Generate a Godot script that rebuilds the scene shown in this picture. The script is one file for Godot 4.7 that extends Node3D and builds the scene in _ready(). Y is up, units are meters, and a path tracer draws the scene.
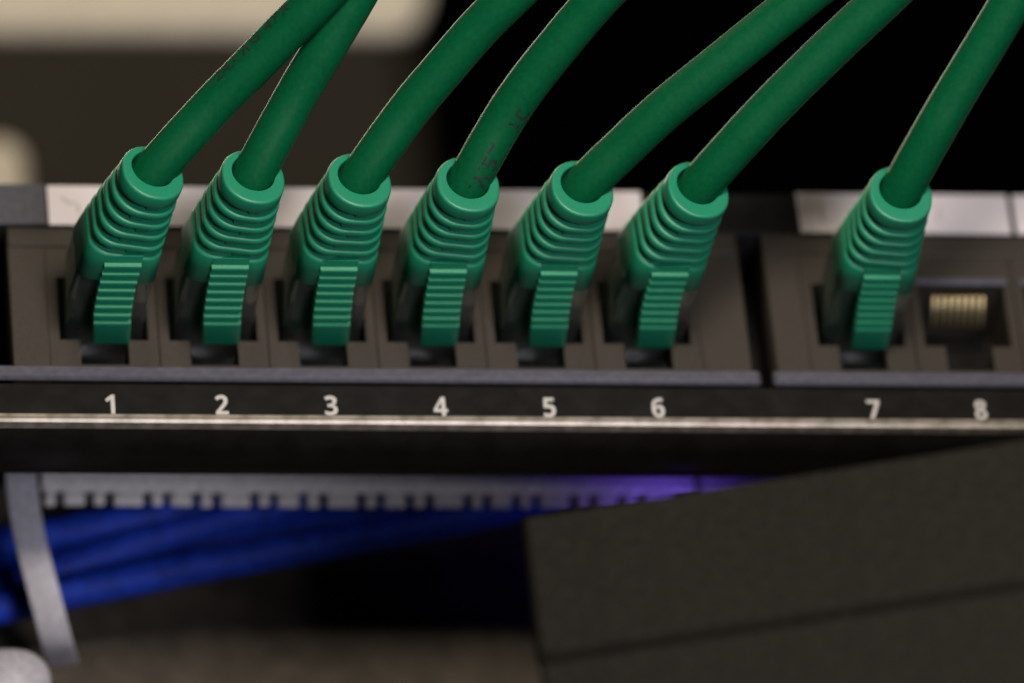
extends Node3D
# A rack patch panel seen close up from below left: everything is laid out in millimetres
# (x along the panel, y up, z out of its face, the first jack near the origin) and built in metres.

const MM := 0.001
const PITCH := 15.54
const JACK_X := 1.3
const LENS := 1200.0                       # mm from the camera to the plane through the first jack
const PX_PER_MM := 7.0535

var cam_right := Vector3(0.99056367, -0.07894927, 0.11202963)
var cam_up := Vector3(-0.00770461, 0.78404589, 0.62065504)
var cam_ahead := Vector3(0.13683663, 0.61566148, -0.7760391)
var cam_at := Vector3(-105.32501, -747.20733, 934.95407)
var base := Vector3.ZERO                   # mm, the origin of the thing being built
var mats := {}
var boot_drop := 0.0
var boot_side := Vector3(1, 0, 0)
var used := {}
var rng := RandomNumberGenerator.new()

# ---------------------------------------------------------------- helpers
func spot(px: float, py: float, back: float) -> Vector3:
	# the point on the photograph's ray at a chosen distance
	var ray := cam_ahead * LENS + cam_right * ((px - 512.0) / PX_PER_MM) + cam_up * ((341.5 - py) / PX_PER_MM)
	return cam_at + ray * ((LENS + back) / LENS)

func numbered(called: String) -> String:
	if not used.has(called):
		used[called] = 0
		return called
	used[called] += 1
	return "%s_%03d" % [called, used[called]]

func thing(called: String, at: Vector3, label: String, category: String, group := "") -> Node3D:
	var o := Node3D.new()
	o.name = numbered(called)
	add_child(o, true)
	o.position = at * MM
	o.set_meta("label", label)
	o.set_meta("category", category)
	if group != "":
		o.set_meta("group", group)
	base = at
	return o

func put(called: String, mesh: Mesh, material: Material, parent: Node3D) -> MeshInstance3D:
	var o := MeshInstance3D.new()
	o.name = called
	o.mesh = mesh
	o.material_override = material
	parent.add_child(o, true)
	return o

func begin() -> SurfaceTool:
	var st := SurfaceTool.new()
	st.begin(Mesh.PRIMITIVE_TRIANGLES)
	return st

func v(st: SurfaceTool, p: Vector3) -> void:
	st.add_vertex((p - base) * MM)

func quad(st: SurfaceTool, a: Vector3, b: Vector3, c: Vector3, d: Vector3) -> void:
	for p in [a, b, c, a, c, d]:
		v(st, p)

func finish(st: SurfaceTool) -> ArrayMesh:
	st.generate_normals()
	return st.commit()

# rounded rectangle, counter-clockwise seen from +z
func section(w: float, h: float, r: float, steps := 5) -> PackedVector2Array:
	var out := PackedVector2Array()
	var rr := minf(r, minf(w, h) * 0.4999)
	for c in 4:
		var sx: float = [1, -1, -1, 1][c]
		var sy: float = [1, 1, -1, -1][c]
		var mid := Vector2(sx * (w * 0.5 - rr), sy * (h * 0.5 - rr))
		for k in steps + 1:
			var t := PI * 0.5 * (c + float(k) / steps)
			out.append(mid + Vector2(cos(t), sin(t)) * rr)
	return out

# skin over a list of closed rings that run along the sweep
func skin(st: SurfaceTool, rings: Array, cap_start := true, cap_end := true) -> void:
	st.set_smooth_group(0)
	for i in rings.size() - 1:
		var a: PackedVector3Array = rings[i]
		var b: PackedVector3Array = rings[i + 1]
		var n := a.size()
		for k in n:
			var m := (k + 1) % n
			quad(st, a[k], b[k], b[m], a[m])
	st.set_smooth_group(0xFFFFFFFF)
	for e in 2:
		if (e == 0 and not cap_start) or (e == 1 and not cap_end):
			continue
		var ring: PackedVector3Array = rings[0] if e == 0 else rings[rings.size() - 1]
		var mid := Vector3.ZERO
		for p in ring:
			mid += p
		mid /= ring.size()
		for k in ring.size():
			var m := (k + 1) % ring.size()
			if e == 0:
				v(st, mid); v(st, ring[k]); v(st, ring[m])
			else:
				v(st, mid); v(st, ring[m]); v(st, ring[k])

func ring_at(c: Vector3, ahead: Vector3, side: Vector3, sec: PackedVector2Array) -> PackedVector3Array:
	var s := (side - ahead * side.dot(ahead)).normalized()
	var u := ahead.cross(s)
	var out := PackedVector3Array()
	for p in sec:
		out.append(c + s * p.x + u * p.y)
	return out

# box with every edge chamfered, from corner lo to corner hi
func block(st: SurfaceTool, lo: Vector3, hi: Vector3, bev := 0.15) -> void:
	var mid := (lo + hi) * 0.5
	var d := hi - lo
	var b := minf(bev, minf(d.x, minf(d.y, d.z)) * 0.45)
	var rings := []
	for s in [[-0.5 * d.z, b], [-0.5 * d.z + b, 0.0], [0.5 * d.z - b, 0.0], [0.5 * d.z, b]]:
		rings.append(ring_at(mid + Vector3(0, 0, s[0]), Vector3(0, 0, 1), Vector3(1, 0, 0), section(d.x - 2 * s[1], d.y - 2 * s[1], maxf(b - s[1] * 0.5, 0.02), 2)))
	skin(st, rings)

# flat polygon in x and y pushed from z0 to z1
func slab_of(st: SurfaceTool, poly: PackedVector2Array, z0: float, z1: float) -> void:
	st.set_smooth_group(0xFFFFFFFF)
	var tri := Geometry2D.triangulate_polygon(poly)
	for k in range(0, tri.size(), 3):
		var a := poly[tri[k]]
		var b := poly[tri[k + 1]]
		var c := poly[tri[k + 2]]
		if (b - a).cross(c - a) > 0:
			var t := b
			b = c
			c = t
		v(st, Vector3(a.x, a.y, z1)); v(st, Vector3(b.x, b.y, z1)); v(st, Vector3(c.x, c.y, z1))
		v(st, Vector3(a.x, a.y, z0)); v(st, Vector3(c.x, c.y, z0)); v(st, Vector3(b.x, b.y, z0))
	for k in poly.size():
		var a := poly[k]
		var b := poly[(k + 1) % poly.size()]
		quad(st, Vector3(a.x, a.y, z0), Vector3(b.x, b.y, z0), Vector3(b.x, b.y, z1), Vector3(a.x, a.y, z1))

# round tube along smooth points; returns the sampled centre line too
func tube(st: SurfaceTool, pts: Array, radius: float, sides := 28, per := 10, wobble := 0.0) -> Array:
	var line := []
	for i in pts.size() - 1:
		var p0: Vector3 = pts[maxi(i - 1, 0)]
		var p1: Vector3 = pts[i]
		var p2: Vector3 = pts[i + 1]
		var p3: Vector3 = pts[mini(i + 2, pts.size() - 1)]
		for k in per:
			line.append(p1.cubic_interpolate(p2, p0, p3, float(k) / per))
	line.append(pts[pts.size() - 1])
	var rings := []
	for i in line.size():
		var t: Vector3 = (line[mini(i + 1, line.size() - 1)] - line[maxi(i - 1, 0)]).normalized()
		var sec := PackedVector2Array()
		var r := radius * (1.0 + wobble * sin(i * 0.9) * sin(i * 0.37 + 1.0))
		for k in sides:
			var a := TAU * k / sides
			sec.append(Vector2(cos(a), sin(a)) * r)
		rings.append(ring_at(line[i], t, Vector3(1, 0, -0.3), sec))
	skin(st, rings)
	return line

func noise_image(size: int, frequency: float, seed_: int, lo: Color, hi: Color, gain := 1.0) -> ImageTexture:
	var n := FastNoiseLite.new()
	n.seed = seed_
	n.frequency = frequency
	n.fractal_octaves = 4
	var im := n.get_seamless_image(size, size)
	im.convert(Image.FORMAT_RGB8)
	for y in size:
		for x in size:
			var k := clampf((im.get_pixel(x, y).r - 0.5) * gain + 0.5, 0.0, 1.0)
			im.set_pixel(x, y, lo.lerp(hi, k))
	return ImageTexture.create_from_image(im)

# real-world (linear) base colour; grain lays a fine mottling of the material itself over it
func mat(called: String, lin: Color, rough: float, metal := 0.0, grain: Texture2D = null, scale := 60.0) -> StandardMaterial3D:
	var m := StandardMaterial3D.new()
	m.resource_name = called
	m.albedo_color = lin.linear_to_srgb()
	m.roughness = rough
	m.metallic = metal
	if grain:
		m.albedo_texture = grain
		m.uv1_triplanar = true
		m.uv1_world_triplanar = true
		m.uv1_scale = Vector3.ONE * scale
	mats[called] = m
	return m

# ---------------------------------------------------------------- the scene
func _ready() -> void:
	rng.seed = 7
	# camera
	var cam := Camera3D.new()
	cam.name = "camera"
	add_child(cam)
	cam.transform = Transform3D(Basis(cam_right, cam_up, -cam_ahead), cam_at * MM)
	var lens := CameraAttributesPhysical.new()
	lens.frustum_focal_length = 297.4
	lens.frustum_near = 0.1
	lens.frustum_far = 20.0
	lens.frustum_focus_distance = 1.178
	lens.exposure_aperture = 7.8
	cam.attributes = lens
	cam.current = true
	# surroundings: an unlit rack
	var env := Environment.new()
	env.background_mode = Environment.BG_COLOR
	env.background_color = Color(0.004, 0.0038, 0.0034)
	env.tonemap_mode = Environment.TONE_MAPPER_LINEAR
	env.tonemap_exposure = 1.0
	env.sdfgi_enabled = true
	env.ssao_enabled = true
	env.ssil_enabled = true
	var we := WorldEnvironment.new()
	we.name = "surroundings"
	we.environment = env
	add_child(we)
	# the room's lamps: a warm one in front of the panel, a weaker cool one lower down
	lamp("warm_room_light", Vector3(70, -45, 410), Vector3(30, 0, 0), Vector2(0.10, 0.08), Color(1.0, 0.95, 0.90), 0.150)
	lamp("low_room_light", Vector3(330, -760, 900), Vector3(50, -10, 0), Vector2(0.32, 0.24), Color(0.95, 0.94, 1.0), 0.58)
	lamp("ceiling_light", Vector3(-90, 620, 120), Vector3(20, 60, -40), Vector2(0.16, 0.12), Color(1.0, 0.93, 0.80), 0.12)
	lamp("back_light", Vector3(-120, 760, -640), Vector3(60, 20, 20), Vector2(0.3, 0.3), Color(1.0, 0.93, 0.82), 0.3)
	make_materials()
	background()
	patch_panel()
	var lean := [4.4, 3.0, 2.4, 2.1, 2.6, 3.4, 1.3]
	var slot := [0, 1, 2, 3, 4, 5, 7]
	var drop := [0.0, -0.5, -0.9, -1.4, -1.9, -1.9, -2.3]
	var routes := [
		[[207, 112], [248, 70], [284, 33], [316, 1], [360, -45], [420, -105]],
		[[293, 101], [322, 52], [353, 0], [378, -45], [408, -100]],
		[[406, 114], [445, 67], [478, 29], [507, 0], [548, -40], [605, -92]],
		[[502, 122], [527, 85], [553, 52], [582, 17], [612, -16], [670, -75]],
		[[625, 146], [664, 110], [712, 71], [770, 24], [822, -18], [892, -75]],
		[[734, 147], [778, 100], [830, 49], [879, 3], [926, -42], [990, -102]],
		[[929, 140], [955, 95], [983, 49], [1010, 4], [1038, -44], [1070, -100]],
	]
	for i in 7:
		boot_drop = drop[i]
		var roll: float = deg_to_rad([1.5, -1.0, 2.5, -2.0, 1.0, 3.0, -2.5][i])
		boot_side = Vector3(cos(roll), sin(roll), 0)
		patch_cable(slot[i], lean[i], routes[i], i)
	rear_cables()
	cover_plate()

func lamp(called: String, at: Vector3, towards: Vector3, size: Vector2, colour: Color, energy: float) -> void:
	var l := AreaLight3D.new()
	l.name = called
	add_child(l)
	l.area_size = size
	l.light_color = colour
	l.light_energy = energy
	l.shadow_enabled = true
	l.area_range = 6.0
	l.look_at_from_position(at * MM, towards * MM, Vector3.UP)

func make_materials() -> void:
	var fine := noise_image(256, 0.06, 3, Color(0.86, 0.86, 0.86), Color(1, 1, 1), 1.4)
	var blotch := noise_image(256, 0.02, 5, Color(0.78, 0.77, 0.75), Color(1, 1, 1), 1.6)
	var dust := noise_image(256, 0.05, 9, Color(0.93, 0.94, 0.93), Color(1, 1, 1), 1.6)
	mat("cable_green", Color(0.001, 0.098, 0.034), 0.5, 0.0, fine, 70)
	mat("boot_green", Color(0.012, 0.245, 0.126), 0.42, 0.0, dust, 160)
	mat("ink", Color(0.004, 0.02, 0.012), 0.7)
	mat("jack_plastic", Color(0.046, 0.038, 0.029), 0.5, 0.0, fine, 90)
	mat("rail_plastic", Color(0.10, 0.10, 0.125), 0.4, 0.0, fine, 40)
	mat("black_paint", Color(0.012, 0.0115, 0.0105), 0.48, 0.0, blotch, 35)
	mat("bare_steel", Color(0.50, 0.45, 0.38), 0.42, 0.55, blotch, 60)
	mat("paper", Color(0.71, 0.66, 0.67), 0.75)
	mat("pencil", Color(0.50, 0.47, 0.46), 0.8)
	mat("holder_grey", Color(0.085, 0.085, 0.10), 0.45, 0.0, fine, 40)
	mat("number_white", Color(0.56, 0.54, 0.50), 0.6)
	mat("gold", Color(0.80, 0.66, 0.36), 0.35, 0.85)
	mat("white_plastic", Color(0.78, 0.75, 0.72), 0.45, 0.0, fine, 40)
	mat("nylon", Color(0.46, 0.45, 0.48), 0.5, 0.0, fine, 40)
	mat("blue_jacket", Color(0.014, 0.055, 0.50), 0.55, 0.0, blotch, 60)
	mat("cover_black", Color(0.017, 0.016, 0.0125), 0.7, 0.0, blotch, 120)
	mat("board_brown", Color(0.026, 0.020, 0.012), 0.75, 0.0, blotch, 25)
	mat("cream", Color(0.88, 0.80, 0.63), 0.5, 0.0, fine, 20)
	var clear := mat("clear_plastic", Color(0.80, 0.84, 0.80), 0.18)
	clear.albedo_color.a = 0.03
	clear.refraction_enabled = true
	clear.refraction_scale = 0.04
	mat("rear_brown", Color(0.062, 0.050, 0.033), 0.75, 0.0, blotch, 25)
	mats.cable_green.metallic_specular = 0.25
	mats.blue_jacket.metallic_specular = 0.3
	mats.cover_black.metallic_specular = 0.2
	mats.black_paint.metallic_specular = 0.3
	var led := mat("violet_led", Color(0.3, 0.2, 0.8), 0.3)
	led.emission_enabled = true
	led.emission = Color(0.42, 0.25, 1.0)
	led.emission_energy_multiplier = 2.0

# ---------------------------------------------------------------- behind the panel
func background() -> void:
	var edge := spot(420, 180, 430)
	base = Vector3(0, edge.y, edge.z)
	var st := begin()
	block(st, Vector3(-120, edge.y - 45, edge.z - 6), Vector3(edge.x, edge.y + 90, edge.z), 0.8)
	var b := put("back_board", finish(st), mats.board_brown, self)
	b.position = base * MM
	b.set_meta("kind", "structure")
	b.set_meta("label", "dark brown board behind the top of the patch panel")
	base = Vector3(0, -60, -58)
	st = begin()
	block(st, Vector3(-60, -110, -62), Vector3(190, 42, -58), 0.8)
	b = put("rear_plate", finish(st), mats.rear_brown, self)
	b.position = base * MM
	b.set_meta("kind", "structure")
	b.set_meta("label", "dark brown plate behind the blue cables under the panel")
	# cream bar with a rounded end, out of focus above
	var a := spot(-260, -20, 214)
	var e := spot(396, -20, 214)
	var t := thing("cream_bar", a, "cream bar with a rounded end, out of focus on the brown board", "bar")
	st = begin()
	var rings := []
	var ahead := (e - a).normalized()
	rings.append(ring_at(a, ahead, Vector3(0, 1, 0), section(24.0, 4.0, 2.0, 6)))
	for k in 9:
		var q := PI * 0.5 * k / 8.0
		var f := maxf(cos(q), 0.03)
		rings.append(ring_at(e + ahead * 5.5 * sin(q), ahead, Vector3(0, 1, 0), section(24.0 * f, 4.0 * f, 2.0, 6)))
	skin(st, rings)
	put("bar_body", finish(st), mats.cream, t)
	# a rounded cream post end at the left
	var c := spot(0, 166, 185)
	t = thing("cream_post", c, "short rounded cream post standing against the brown board", "post")
	st = begin()
	rings = []
	for k in 9:
		var q := PI * 0.5 * k / 8.0
		rings.append(ring_at(c + Vector3(0, 4.2 * sin(q), 0), Vector3(0, 1, 0), Vector3(1, 0, 0), section(8.4 * maxf(cos(q), 0.03), 8.4 * maxf(cos(q), 0.03), 4.2, 5)))
	rings.push_front(ring_at(c - Vector3(0, 22, 0), Vector3(0, 1, 0), Vector3(1, 0, 0), section(8.4, 8.4, 4.2, 5)))
	skin(st, rings)
	put("post_body", finish(st), mats.cream, t)

# ---------------------------------------------------------------- the panel
func patch_panel() -> void:
	var panel := thing("patch_bay", Vector3(60, -21, 0), "black rack patch panel with numbered jacks and white label strips", "patch panel")
	var x0 := -40.0
	var x1 := 175.0
	# sheet metal: number strip, top channel, back web
	var st := begin()
	block(st, Vector3(x0, -19.0, -1.6), Vector3(x1, -13.6, -0.05), 0.1)
	var strip := put("number_strip", finish(st), mats.black_paint, panel)
	st = begin()
	block(st, Vector3(x0, -20.38, -11.05), Vector3(x1, -19.05, -1.65), 0.25)
	put("bottom_flange", finish(st), mats.black_paint, panel)
	# rolled lower edge in worn metal
	st = begin()
	var prof := PackedVector2Array()
	for p in [[-1.6, -19.06], [0.1, -19.1], [0.2, -19.2], [0.2, -19.75], [0.05, -19.85], [0.05, -19.95], [-0.25, -20.35], [-1.6, -20.42]]:
		prof.append(Vector2(p[0], p[1]))
	st.set_smooth_group(0xFFFFFFFF)
	for k in prof.size():
		var p := prof[k]
		var q := prof[(k + 1) % prof.size()]
		quad(st, Vector3(x0, p.y, p.x), Vector3(x0, q.y, q.x), Vector3(x1, q.y, q.x), Vector3(x1, p.y, p.x))
	put("rolled_edge", finish(st), mats.bare_steel, panel)
	st = begin()
	block(st, Vector3(x0, 14.75, -12.4), Vector3(x1, 22.3, 0.0), 0.3)
	var channel := put("label_channel", finish(st), mats.black_paint, panel)
	st = begin()
	block(st, Vector3(x0, -19.0, -14.0), Vector3(x1, 21.0, -12.5), 0.2)
	put("back_web", finish(st), mats.black_paint, panel)
	st = begin()
	block(st, Vector3(x0, 11.5, -57.5), Vector3(x1, 13.0, -14.1), 0.2)
	put("rear_tray", finish(st), mats.black_paint, panel)
	# label pieces in the channel
	st = begin()
	block(st, Vector3(x0, 14.9, 0.05), Vector3(-5.9, 22.3, 0.5), 0.12)
	put("channel_cover", finish(st), mats.holder_grey, channel)
	for span in [[-5.6, 80.4, 0.0], [103.3, 134.3, 0.0], [135.1, 170.0, 0.0]]:
		st = begin()
		block(st, Vector3(span[0], 14.95, 0.06), Vector3(span[1], 22.2, 0.32), 0.05)
		put("paper_label", finish(st), mats.paper, channel)
	# faint pencil strokes on the labels
	for s in [[-3.6, 20.0, -2.4, 18.8, 0.5], [-2.4, 18.8, -1.5, 19.1, 0.35], [-1.4, 18.7, -1.2, 17.2, 0.45], [106.8, 20.4, 106.6, 16.8, 0.5], [106.6, 16.8, 107.4, 17.0, 0.4], [124.2, 20.2, 123.8, 17.0, 0.4]]:
		var a := Vector2(s[0], s[1])
		var b := Vector2(s[2], s[3])
		var n: Vector2 = (b - a).normalized().orthogonal() * float(s[4]) * 0.5
		st = begin()
		slab_of(st, PackedVector2Array([a - n, b - n, b + n, a + n]), 0.325, 0.345)
		put("pencil_mark", finish(st), mats.pencil, channel)
	# the two jack blocks
	var spans := [[-11.7, 93.7, [0, 1, 2, 3, 4, 5]], [97.4, 175.0, [7, 8, 9]]]
	for sp in spans:
		jack_block(panel, sp[0], sp[1], sp[2])
	# printed numbers
	var font := SystemFont.new()
	font.font_names = PackedStringArray(["Droid Sans"])
	font.font_weight = 700
	var at := [0, 1, 2, 3, 4, 5, 7, 8]
	for i in 8:
		var tm := TextMesh.new()
		tm.text = str(i + 1)
		tm.font = font
		tm.font_size = 64
		tm.pixel_size = 0.001
		tm.depth = 0.0008
		tm.curve_step = 1.0
		tm.horizontal_alignment = HORIZONTAL_ALIGNMENT_CENTER
		tm.vertical_alignment = VERTICAL_ALIGNMENT_CENTER
		var o := put("printed_number", tm, mats.number_white, strip)
		o.position = (Vector3(1.75 + PITCH * at[i], -17.35, -0.02) - base) * MM
		o.scale = Vector3(0.80, 1, 1) * (3.35 / 45.7)
	# punch-down block at the back
	st = begin()
	block(st, Vector3(-5.2, -6.0, -35.6), Vector3(90.5, 4.5, -34.4), 0.3)
	var term := put("terminal_block", finish(st), mats.white_plastic, panel)
	st = begin()
	block(st, Vector3(91.7, -6.0, -38), Vector3(170, 4.5, -34.4), 0.3)
	put("terminal_block", finish(st), mats.white_plastic, panel)
	var widths := [1.8, 3.3, 1.9, 4.5]
	var x := -5.0
	var k := 0
	while x < 88.0:
		var w: float = widths[k % 4]
		st = begin()
		block(st, Vector3(x, -8.9 + 0.3 * rng.randf(), -35.4), Vector3(x + w, -5.9, -34.2), 0.5)
		put("tooth", finish(st), mats.white_plastic, term)
		x += w + [0.98, 1.0, 1.05, 1.01][k % 4]
		k += 1
	# violet status light at the back
	var led := thing("status_light", Vector3(87.5, -15.5, -28.6), "small violet status light behind the dark cover plate", "light")
	var sm := SphereMesh.new()
	sm.radius = 1.3 * MM
	sm.height = 2.6 * MM
	put("lens_dome", sm, mats.violet_led, led)
	var om := SpotLight3D.new()
	om.name = "violet_glow"
	add_child(om)
	om.light_color = Color(0.5, 0.36, 1.0)
	om.light_energy = 0.00022
	om.light_size = 0.001
	om.spot_angle = 66.0
	om.spot_angle_attenuation = 1.0
	om.spot_range = 2.0
	om.shadow_enabled = true
	om.look_at_from_position(Vector3(87.5, -14.1, -29.4) * MM, Vector3(84.5, -3.5, -35) * MM, Vector3.RIGHT)

func jack_block(panel: Node3D, xa: float, xb: float, slots: Array) -> void:
	# carrier face round the jacks: a bar above, pieces between, and the rail below
	var st := begin()
	block(st, Vector3(xa, 11.05, -11), Vector3(xb, 14.6, 0.1), 0.2)
	var edges := [xa]
	for s in slots:
		edges.append(JACK_X + PITCH * s - 7.72)
		edges.append(JACK_X + PITCH * s + 7.72)
	edges.append(xb)
	for k in range(0, edges.size(), 2):
		if edges[k + 1] - edges[k] > 0.3:
			block(st, Vector3(edges[k], -11.3, -11), Vector3(edges[k + 1], 11.0, -0.1 if edges[k + 1] - edges[k] < 3 else 0.05), 0.12)
	var body := put("jack_block", finish(st), mats.jack_plastic, panel)
	st = begin()
	block(st, Vector3(xa - (20.0 if xa < 0 else 1.0), -13.55, -0.04), Vector3(xb + (1.0 if xa < 0 else 0.0), -11.05, 1.2), 0.5)
	put("front_rail", finish(st), mats.rail_plastic, body)
	for s in slots:
		var cx: float = JACK_X + PITCH * s
		# frame with a T-shaped opening, in two halves that meet above and below it
		st = begin()
		var halves := []
		for side in [-1.0, 1.0]:
			var pts := PackedVector2Array()
			for p in [[0.0, 10.95], [7.69, 10.95], [7.69, -11.2], [0.0, -11.2], [0.0, -10.2], [3.4, -10.2], [3.4, -5.8], [6.3, -5.8], [6.3, 5.5], [0.0, 5.5]]:
				pts.append(Vector2(cx + p[0] * side, p[1]))
			if side < 0:
				pts.reverse()
			slab_of(st, pts, -0.9, 0.0)
			halves.append(pts)
		put("jack_frame", finish(st), mats.jack_plastic, body)
		st = begin()
		for pts in halves:
			slab_of(st, pts, -12.0, -0.92)
		put("jack_cavity", finish(st), mats.jack_plastic, body)
		if s in [8, 9]:
			st = begin()
			block(st, Vector3(cx - 6.9, 5.3, 0.02), Vector3(cx + 6.9, 6.5, 0.6), 0.25)
			put("dust_shutter", finish(st), mats.rail_plastic, body)
			for k in 8:
				st = begin()
				var x: float = cx - 3.57 + 1.02 * k
				var a := Vector3(x, 4.7, -1.6)
				var b := Vector3(x, 2.3, -5.5)
				var n := Vector3(0, -0.85, 0.53) * 0.18
				var w := Vector3(0.24, 0, 0)
				quad(st, a - w + n, a + w + n, b + w + n, b - w + n)
				quad(st, a - w - n, b - w - n, b + w - n, a + w - n)
				quad(st, a - w - n, a - w + n, b - w + n, b - w - n)
				quad(st, a + w + n, a + w - n, b + w - n, b + w + n)
				quad(st, b - w + n, b + w + n, b + w - n, b - w - n)
				quad(st, a - w - n, a + w - n, a + w + n, a - w + n)
				put("contact", finish(st), mats.gold, body)

# ---------------------------------------------------------------- the green patch cables
func axis_of(cx: float, lean: float, z: float) -> Vector3:
	return Vector3(cx + lean * pow(maxf(z - 7.0, 0.0) / 22.0, 1.35), -0.2 + boot_drop * pow(maxf(z - 5.0, 0.0) / 24.0, 1.2), z)

func axis_dir(cx: float, lean: float, z: float) -> Vector3:
	return (axis_of(cx, lean, z + 0.2) - axis_of(cx, lean, z - 0.2)).normalized()

func boot_w(z: float) -> float:
	return lerpf(11.6, 9.1, clampf((z - 13.0) / 16.5, 0, 1))

func boot_h(z: float) -> float:
	return lerpf(10.6, 9.4, clampf((z - 13.0) / 16.5, 0, 1))

func boot_r(z: float) -> float:
	return lerpf(2.2, 4.3, clampf((z - 14.0) / 15.0, 0, 1))

func boot_rings(st: SurfaceTool, cx: float, lean: float, stations: Array, cap0 := true, cap1 := true) -> void:
	# each station: z, inset
	var rings := []
	for s in stations:
		var z: float = s[0]
		var i: float = s[1]
		rings.append(ring_at(axis_of(cx, lean, z), axis_dir(cx, lean, z), boot_side, section(boot_w(z) - 2 * i, boot_h(z) - 2 * i, maxf(boot_r(z) - i * 0.6, 0.3), 7)))
	skin(st, rings, cap0, cap1)

func patch_cable(slot: int, lean: float, route: Array, index: int) -> void:
	var cx := JACK_X + PITCH * slot
	var t := thing("patch_cable", Vector3(cx, 0, 0), "green patch cable with ribbed boot plugged in above the number " + ["one", "two", "three", "four", "five", "six", "seven"][index], "cable", "green patch cables in the panel")
	# clear plug and its dark inside
	var st := begin()
	var rings := []
	for s in [[-9.0, 0.3], [-8.7, 0.0], [8.0, 0.0], [13.4, 0.0]]:
		rings.append(ring_at(axis_of(cx, lean, s[0]) + Vector3(0, -0.2, 0), axis_dir(cx, lean, s[0]), Vector3(1, 0, 0), section(11.3 - 2 * s[1], 7.8 - 2 * s[1], 0.6, 3)))
	skin(st, rings)
	var plug := put("plug_body", finish(st), mats.clear_plastic, t)
	st = begin()
	rings = []
	for z in [-1.0, 4.0, 9.0, 13.2]:
		rings.append(ring_at(axis_of(cx, lean, z), axis_dir(cx, lean, z), Vector3(1, 0, 0), section(8.0, 5.4, 2.4, 4)))
	skin(st, rings)
	put("inner_jacket", finish(st), mats.cable_green, plug)
	# boot: solid skirt, core, ribs and collar
	st = begin()
	boot_rings(st, cx, lean, [[12.6, 0.25], [12.8, 0.0], [17.7, 0.0], [18.1, 0.1], [18.25, 0.5], [18.26, 1.9], [29.0, 1.9]])
	# little webs that tie the ribs together front and back
	for k in 5:
		var z := 18.3 + 2.28 * k
		for side in [-1.0, 1.0]:
			var c := axis_of(cx, lean, z + 0.4) + Vector3((0.6 if k % 2 == 0 else -0.9), side * (boot_h(z) * 0.5 - 1.0), 0)
			block(st, c - Vector3(0.8, 0.4, 0.7), c + Vector3(0.8, 0.4, 0.7), 0.1)
	var boot := put("boot", finish(st), mats.boot_green, t)
	for k in 4:
		var z := 19.2 + 2.28 * k
		st = begin()
		boot_rings(st, cx, lean, [[z, 1.85], [z + 0.02, 0.3], [z + 0.12, 0.1], [z + 0.3, 0.0], [z + 0.9, 0.0], [z + 1.08, 0.1], [z + 1.18, 0.3], [z + 1.2, 1.85]], false, false)
		put("rib", finish(st), mats.boot_green, boot)
	st = begin()
	rings = []
	for s in [[28.3, 1.85, 0], [28.32, 0.3, 0], [28.5, 0.08, 0], [28.8, 0.0, 0], [30.25, 0.0, 0], [30.45, 0.07, 0], [30.58, 0.22, 0], [30.61, 0.4, 0], [30.611, 0.46, 0], [30.612, 3.1, 1], [30.6, 3.3, 2], [30.4, 3.45, 3], [29.0, 3.5, 3]]:
		var z: float = s[0]
		var i: float = s[1]
		var sec := section(boot_w(z) - 2 * i, boot_h(z) - 2 * i, boot_r(z) - i * 0.6, 7)
		if s[2] > 0:
			var rad: float = [0.0, 3.28, 3.18, 3.1][s[2]]
			for q in sec.size():
				sec[q] = sec[q].normalized() * rad + Vector2(0.0, 0.65)
		rings.append(ring_at(axis_of(cx, lean, z), axis_dir(cx, lean, z), boot_side, sec))
	skin(st, rings, false, false)
	put("collar", finish(st), mats.boot_green, boot)
	# latch tab: a bent strip with sawtooth ridges
	var prof := [[18.2, -5.35], [15.0, -5.75], [11.0, -6.35], [7.0, -6.95], [4.6, -7.1], [2.2, -6.85], [0.0, -6.3]]
	st = begin()
	rings = []
	for k in prof.size():
		var p: Array = prof[k]
		var ax := axis_of(cx, lean, p[0]) + Vector3(1.2 * (1.0 - p[0] / 18.0) - 0.2, 0, 0)
		var a: Array = prof[maxi(k - 1, 0)]
		var b: Array = prof[mini(k + 1, prof.size() - 1)]
		var ahead := Vector3(0, b[1] - a[1], b[0] - a[0]).normalized()
		rings.append(ring_at(Vector3(ax.x, p[1] + 0.9 + ax.y, p[0]), ahead, Vector3(1, 0, 0), section(5.35, 1.4, 0.3, 3)))
	skin(st, rings)
	var tab := put("latch_tab", finish(st), mats.boot_green, t)
	for k in 8:
		var z := 16.9 - 1.55 * k
		var y := 0.0
		for q in prof.size() - 1:
			if z <= prof[q][0] and z >= prof[q + 1][0]:
				y = lerpf(prof[q][1], prof[q + 1][1], (prof[q][0] - z) / (prof[q][0] - prof[q + 1][0]))
		var ax := axis_of(cx, lean, z) + Vector3(1.2 * (1.0 - z / 18.0) - 0.2, 0, 0)
		y += ax.y + 0.2
		st = begin()
		st.set_smooth_group(0xFFFFFFFF)
		var tri := [Vector2(z + 0.16, y + 0.25), Vector2(z + 0.0, y - 0.55), Vector2(z - 0.3, y - 0.62), Vector2(z - 1.15, y + 0.02), Vector2(z - 1.15, y + 0.3)]
		var xl := ax.x - 2.6
		var xr := ax.x + 2.6
		for q in 5:
			var a: Vector2 = tri[q]
			var b: Vector2 = tri[(q + 1) % 5]
			quad(st, Vector3(xl, a.y, a.x), Vector3(xl, b.y, b.x), Vector3(xr, b.y, b.x), Vector3(xr, a.y, a.x))
		for xx in [xl, xr]:
			for q in [1, 2, 3]:
				v(st, Vector3(xx, tri[0].y, tri[0].x)); v(st, Vector3(xx, tri[q].y, tri[q].x)); v(st, Vector3(xx, tri[q + 1].y, tri[q + 1].x))
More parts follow.
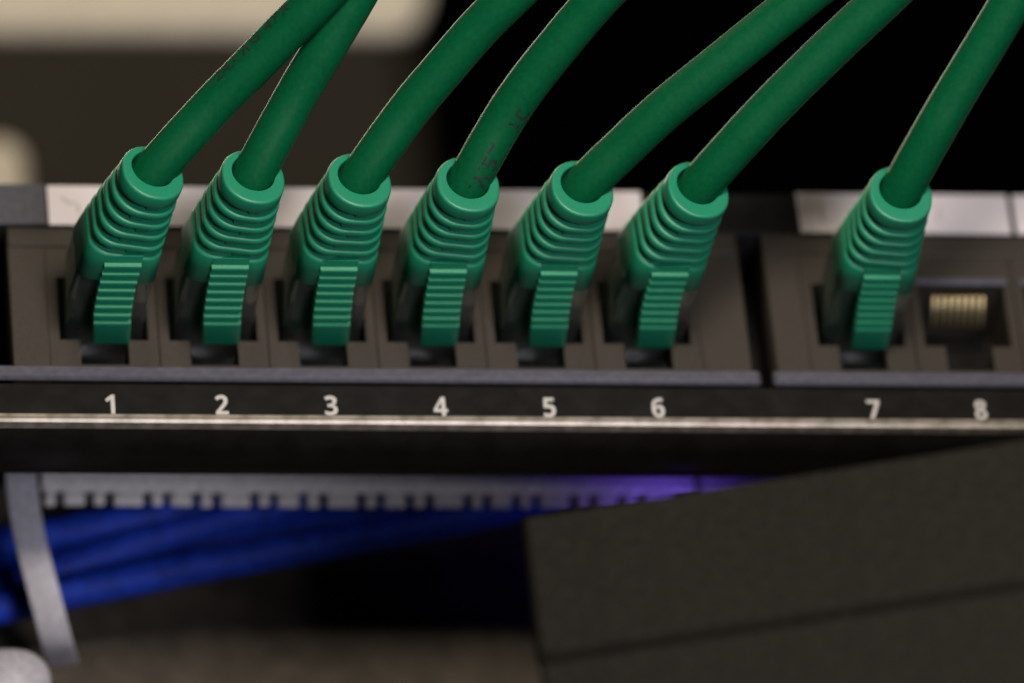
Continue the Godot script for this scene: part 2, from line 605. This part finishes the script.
		put("ridge", finish(st), mats.boot_green, tab)
	# cable
	var pts := []
	for z in [22.0, 28.5]:
		pts.append(axis_of(cx, lean, z) + Vector3(0, 0.65, 0))
	for k in route.size():
		pts.append(spot(route[k][0], route[k][1], -22.0 - 1.5 * k + slot * 1.5))
	st = begin()
	var line := tube(st, pts, 3.0, 64, 16, 0.004)
	var cable := put("cable", finish(st), mats.cable_green, t)
	if index == 0:
		print_on(cable, line, 40, "24AWG 4PR", -0.95, 0.8)
	elif index == 3:
		print_on(cable, line, 18, "W57", 0.55, 1.0)
		print_on(cable, line, 32, "AC", 0.7, 0.9)

# dark lettering wrapped round a cable, starting at sample n of its centre line
func print_on(cable: Node3D, line: Array, n: int, words: String, turn: float, size: float) -> void:
	var font := SystemFont.new()
	font.font_names = PackedStringArray(["Droid Sans"])
	font.font_weight = 700
	var tm := TextMesh.new()
	tm.text = words
	tm.font = font
	tm.font_size = 40
	tm.pixel_size = size * 0.085
	tm.depth = 0.0
	tm.curve_step = 2.0
	tm.horizontal_alignment = HORIZONTAL_ALIGNMENT_LEFT
	var got := tm.get_mesh_arrays()
	var vs: PackedVector3Array = got[Mesh.ARRAY_VERTEX]
	var ids: PackedInt32Array = got[Mesh.ARRAY_INDEX]
	var st := begin()
	for id in ids:
		var p: Vector3 = vs[id]
		var s := p.x
		var i := n
		while i < line.size() - 2 and s > line[i].distance_to(line[i + 1]):
			s -= line[i].distance_to(line[i + 1])
			i += 1
		var ahead: Vector3 = (line[i + 1] - line[i]).normalized()
		var c: Vector3 = line[i] + ahead * s
		var to_eye := (cam_at - c)
		to_eye = (to_eye - ahead * to_eye.dot(ahead)).normalized()
		var side := to_eye.cross(ahead)
		var a := turn - p.y / 3.0
		v(st, c + (to_eye * cos(a) - side * sin(a)) * 3.04)
	put("printed_text", finish(st), mats.ink, cable)

# ---------------------------------------------------------------- blue cables and their tie
func rear_cables() -> void:
	var runs := [
		[[[-120, 560, 34], [-20, 548, 34], [70, 532, 35], [180, 512, 38], [300, 492, 42], [420, 470, 46]], "topmost blue cable running behind the white cable tie"],
		[[[-120, 610, 30], [-20, 592, 30], [70, 566, 31], [180, 532, 35], [290, 505, 40], [420, 480, 44]], "blue cable between the topmost and the long blue cable"],
		[[[-120, 628, 24], [-20, 612, 25], [70, 592, 26], [190, 568, 28], [320, 544, 31], [440, 522, 34], [560, 495, 38]], "long blue cable lying lowest in front of the brown plate"],
		[[[-120, 600, 36], [0, 572, 36], [120, 550, 37], [240, 540, 39], [360, 520, 42], [480, 500, 44]], "blue cable half hidden behind the other blue cables"],
	]
	for r in runs:
		var pts := []
		for p in r[0]:
			pts.append(spot(p[0], p[1], p[2]))
		var t := thing("blue_cable", pts[0], r[1], "cable", "blue cables behind the panel")
		var st := begin()
		tube(st, pts, 2.5, 24, 10, 0.02)
		put("jacket", finish(st), mats.blue_jacket, t)
	# cable tie: a flat white strap round the bundle
	var way := [spot(20, 440, 22), spot(21, 480, 19), spot(28, 530, 16), spot(43, 590, 15), spot(56, 640, 17), spot(62, 662, 24)]
	var tie := thing("cable_tie", way[1], "white plastic cable tie strapped over the blue cables", "cable tie")
	var st := begin()
	var rings := []
	var line := []
	for i in way.size() - 1:
		for k in 6:
			line.append(way[i].cubic_interpolate(way[i + 1], way[maxi(i - 1, 0)], way[mini(i + 2, way.size() - 1)], k / 6.0))
	line.append(way[way.size() - 1])
	for i in line.size():
		var ahead: Vector3 = (line[mini(i + 1, line.size() - 1)] - line[maxi(i - 1, 0)]).normalized()
		rings.append(ring_at(line[i], ahead, Vector3(1, 0, 0.1), section(4.6, 1.2, 0.4, 3)))
	skin(st, rings)
	put("strap", finish(st), mats.nylon, tie)
	# round white mount at the end of the tie
	var c := spot(8, 680, 8)
	var m := thing("cable_mount", c, "rounded white cable mount below the end of the cable tie", "cable mount")
	st = begin()
	rings = []
	for k in 9:
		var q := PI * 0.5 * k / 8.0
		rings.append(ring_at(c + Vector3(0, 0, 3.2 * sin(q)), Vector3(0, 0, 1), Vector3(1, 0, 0), section(12.5 * maxf(cos(q), 0.03), 10.0 * maxf(cos(q), 0.03), 5, 5)))
	rings.push_front(ring_at(c - Vector3(0, 0, 8), Vector3(0, 0, 1), Vector3(1, 0, 0), section(12.5, 10, 5, 5)))
	skin(st, rings)
	put("mount_body", finish(st), mats.nylon, m)

# ---------------------------------------------------------------- dark cover in front, lower right
func cover_plate() -> void:
	var corner := spot(520, 515, -65)
	var t := thing("cover_plate", corner, "dark matte cover plate slanting up below the panel", "cover")
	base = Vector3.ZERO
	t.rotation.y = deg_to_rad(-14.5)
	t.rotation.z = deg_to_rad(0.6)
	var st := begin()
	block(st, Vector3(0, -24.2, -3.0), Vector3(150, 0, 0), 0.9)
	put("front_face", finish(st), mats.cover_black, t)
	st = begin()
	block(st, Vector3(0.2, -62, -3.5), Vector3(150, -24.25, -0.2), 0.7)
	put("lower_face", finish(st), mats.cover_black, t)
